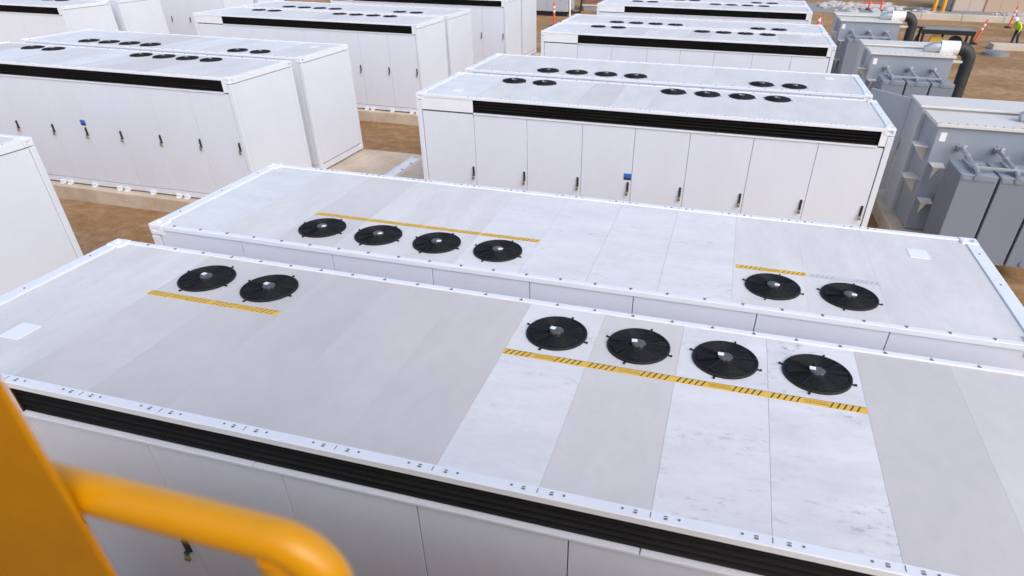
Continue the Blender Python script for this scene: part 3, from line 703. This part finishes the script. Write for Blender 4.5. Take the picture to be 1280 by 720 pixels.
for i in range(5): add('side_rib', MB().box(-2.4+1.1*i, -2.3+1.1*i, -1.16, -1.105, 0.55, 1.85).mesh('side_rib', M['rust']), tk)

# ------------------------------------------------------------------ people
def skin_mesh(name, joints, edges, material, sub=2):
    me = bpy.data.meshes.new(name); me.from_pydata([j[0] for j in joints], edges, []); me.update()
    o = bpy.data.objects.new(name, me); C.objects.link(o)
    md = o.modifiers.new('skin', 'SKIN'); md.use_smooth_shade = True
    for v, j in zip(me.skin_vertices[0].data, joints): v.radius = (j[1], j[2] if len(j) > 2 else j[1])
    me.skin_vertices[0].data[0].use_root = True
    o.modifiers.new('sub', 'SUBSURF').levels = sub; o.modifiers['sub'].render_levels = sub
    me.materials.append(material)
    return o
def person(x, y, rz, label, top, lean, hat):
    P = empty('person', (x, y, GZ), rz); tag(P, label, 'person')
    s, c = math.sin(lean), math.cos(lean)
    hip = Vector((0, 0, 0.92))
    def T(u, v, wv): return hip + Vector((u, v*c + wv*s, wv*c - v*s))      # torso frame, leaning to +Y
    J = [((0, 0, 0.92), .14, .11), (tuple(T(0, 0, .25)), .13, .10), (tuple(T(0, 0, .50)), .15, .10), (tuple(T(0, .01, .60)), .055), (tuple(T(0, .03, .70)), .085, .095), (tuple(T(0, .03, .80)), .08, .09)]
    E = [(0, 1), (1, 2), (2, 3), (3, 4), (4, 5)]
    for sx in (-1, 1):
        b = len(J); st = 0.10*sx
        J += [((0.10*sx, 0, .86), .085), ((0.11*sx, .04+st*.3, .50), .065), ((0.12*sx, -.02+st, .09), .045), ((0.13*sx, .12+st, .04), .04)]
        E += [(0, b), (b, b+1), (b+1, b+2), (b+2, b+3)]
        b = len(J)
        J += [(tuple(T(.19*sx, 0, .50)), .055), (tuple(T(.25*sx, .06, .24)), .042), (tuple(T(.20*sx, .26, .04)), .035), (tuple(T(.18*sx, .34, -.02)), .036)]
        E += [(2, b), (b, b+1), (b+1, b+2), (b+2, b+3)]
    o = skin_mesh('body', J, E, M['skin']); o.parent = P
    # clothing as slightly larger shells
    g = 1.22
    Jt = [((0, 0, .95), .15, .125)]; Et = []
    for sx in (-1, 1):
        b = len(Jt); st = 0.10*sx
        Jt += [((0.10*sx, 0, .84), .10), ((0.11*sx, .04+st*.3, .50), .082), ((0.12*sx, -.02+st, .10), .066)]
        Et += [(0, b), (b, b+1), (b+1, b+2)]
    o = skin_mesh('trousers', Jt, Et, M['navy']); o.parent = P
    Jj = [(tuple(T(0, 0, -.04)), .165, .14), (tuple(T(0, 0, .25)), .165, .13), (tuple(T(0, 0, .50)), .175, .125), (tuple(T(0, .01, .57)), .075)]
    Ej = [(0, 1), (1, 2), (2, 3)]
    for sx in (-1, 1):
        b = len(Jj); Jj += [(tuple(T(.20*sx, 0, .50)), .075), (tuple(T(.25*sx, .06, .24)), .062), (tuple(T(.205*sx, .24, .06)), .052)]
        Ej += [(2, b), (b, b+1), (b+1, b+2)]
    o = skin_mesh('jacket', Jj, Ej, M[top]); o.parent = P
    m = MB(); m.lathe([(0.165, -0.01), (0.125, 0.0), (0.12, 0.06), (0.09, 0.12), (0.03, 0.145)], 18)
    h = add('hard_hat', m.mesh('hard_hat', M[hat], True), P, tuple(T(0, .03, .82)), (-lean, 0, 0))
    m = MB()
    for sx in (-1, 1): m.box(sx*0.13-0.055, sx*0.13+0.055, -0.06+0.1*sx, 0.22+0.1*sx, 0, 0.11, 0.03)
    add('boots', m.mesh('boots', M['tyre']), P)
person(23.22, 47.9, R(125), 'worker in yellow-green hi-vis jacket bending forward at right edge of picture', 'hivis', 0.75, 'reflect')
person(24.45, 68.8, R(160), 'standing person in dark trousers beside the yellow bollards', 'shirt', 0.05, 'reflect')
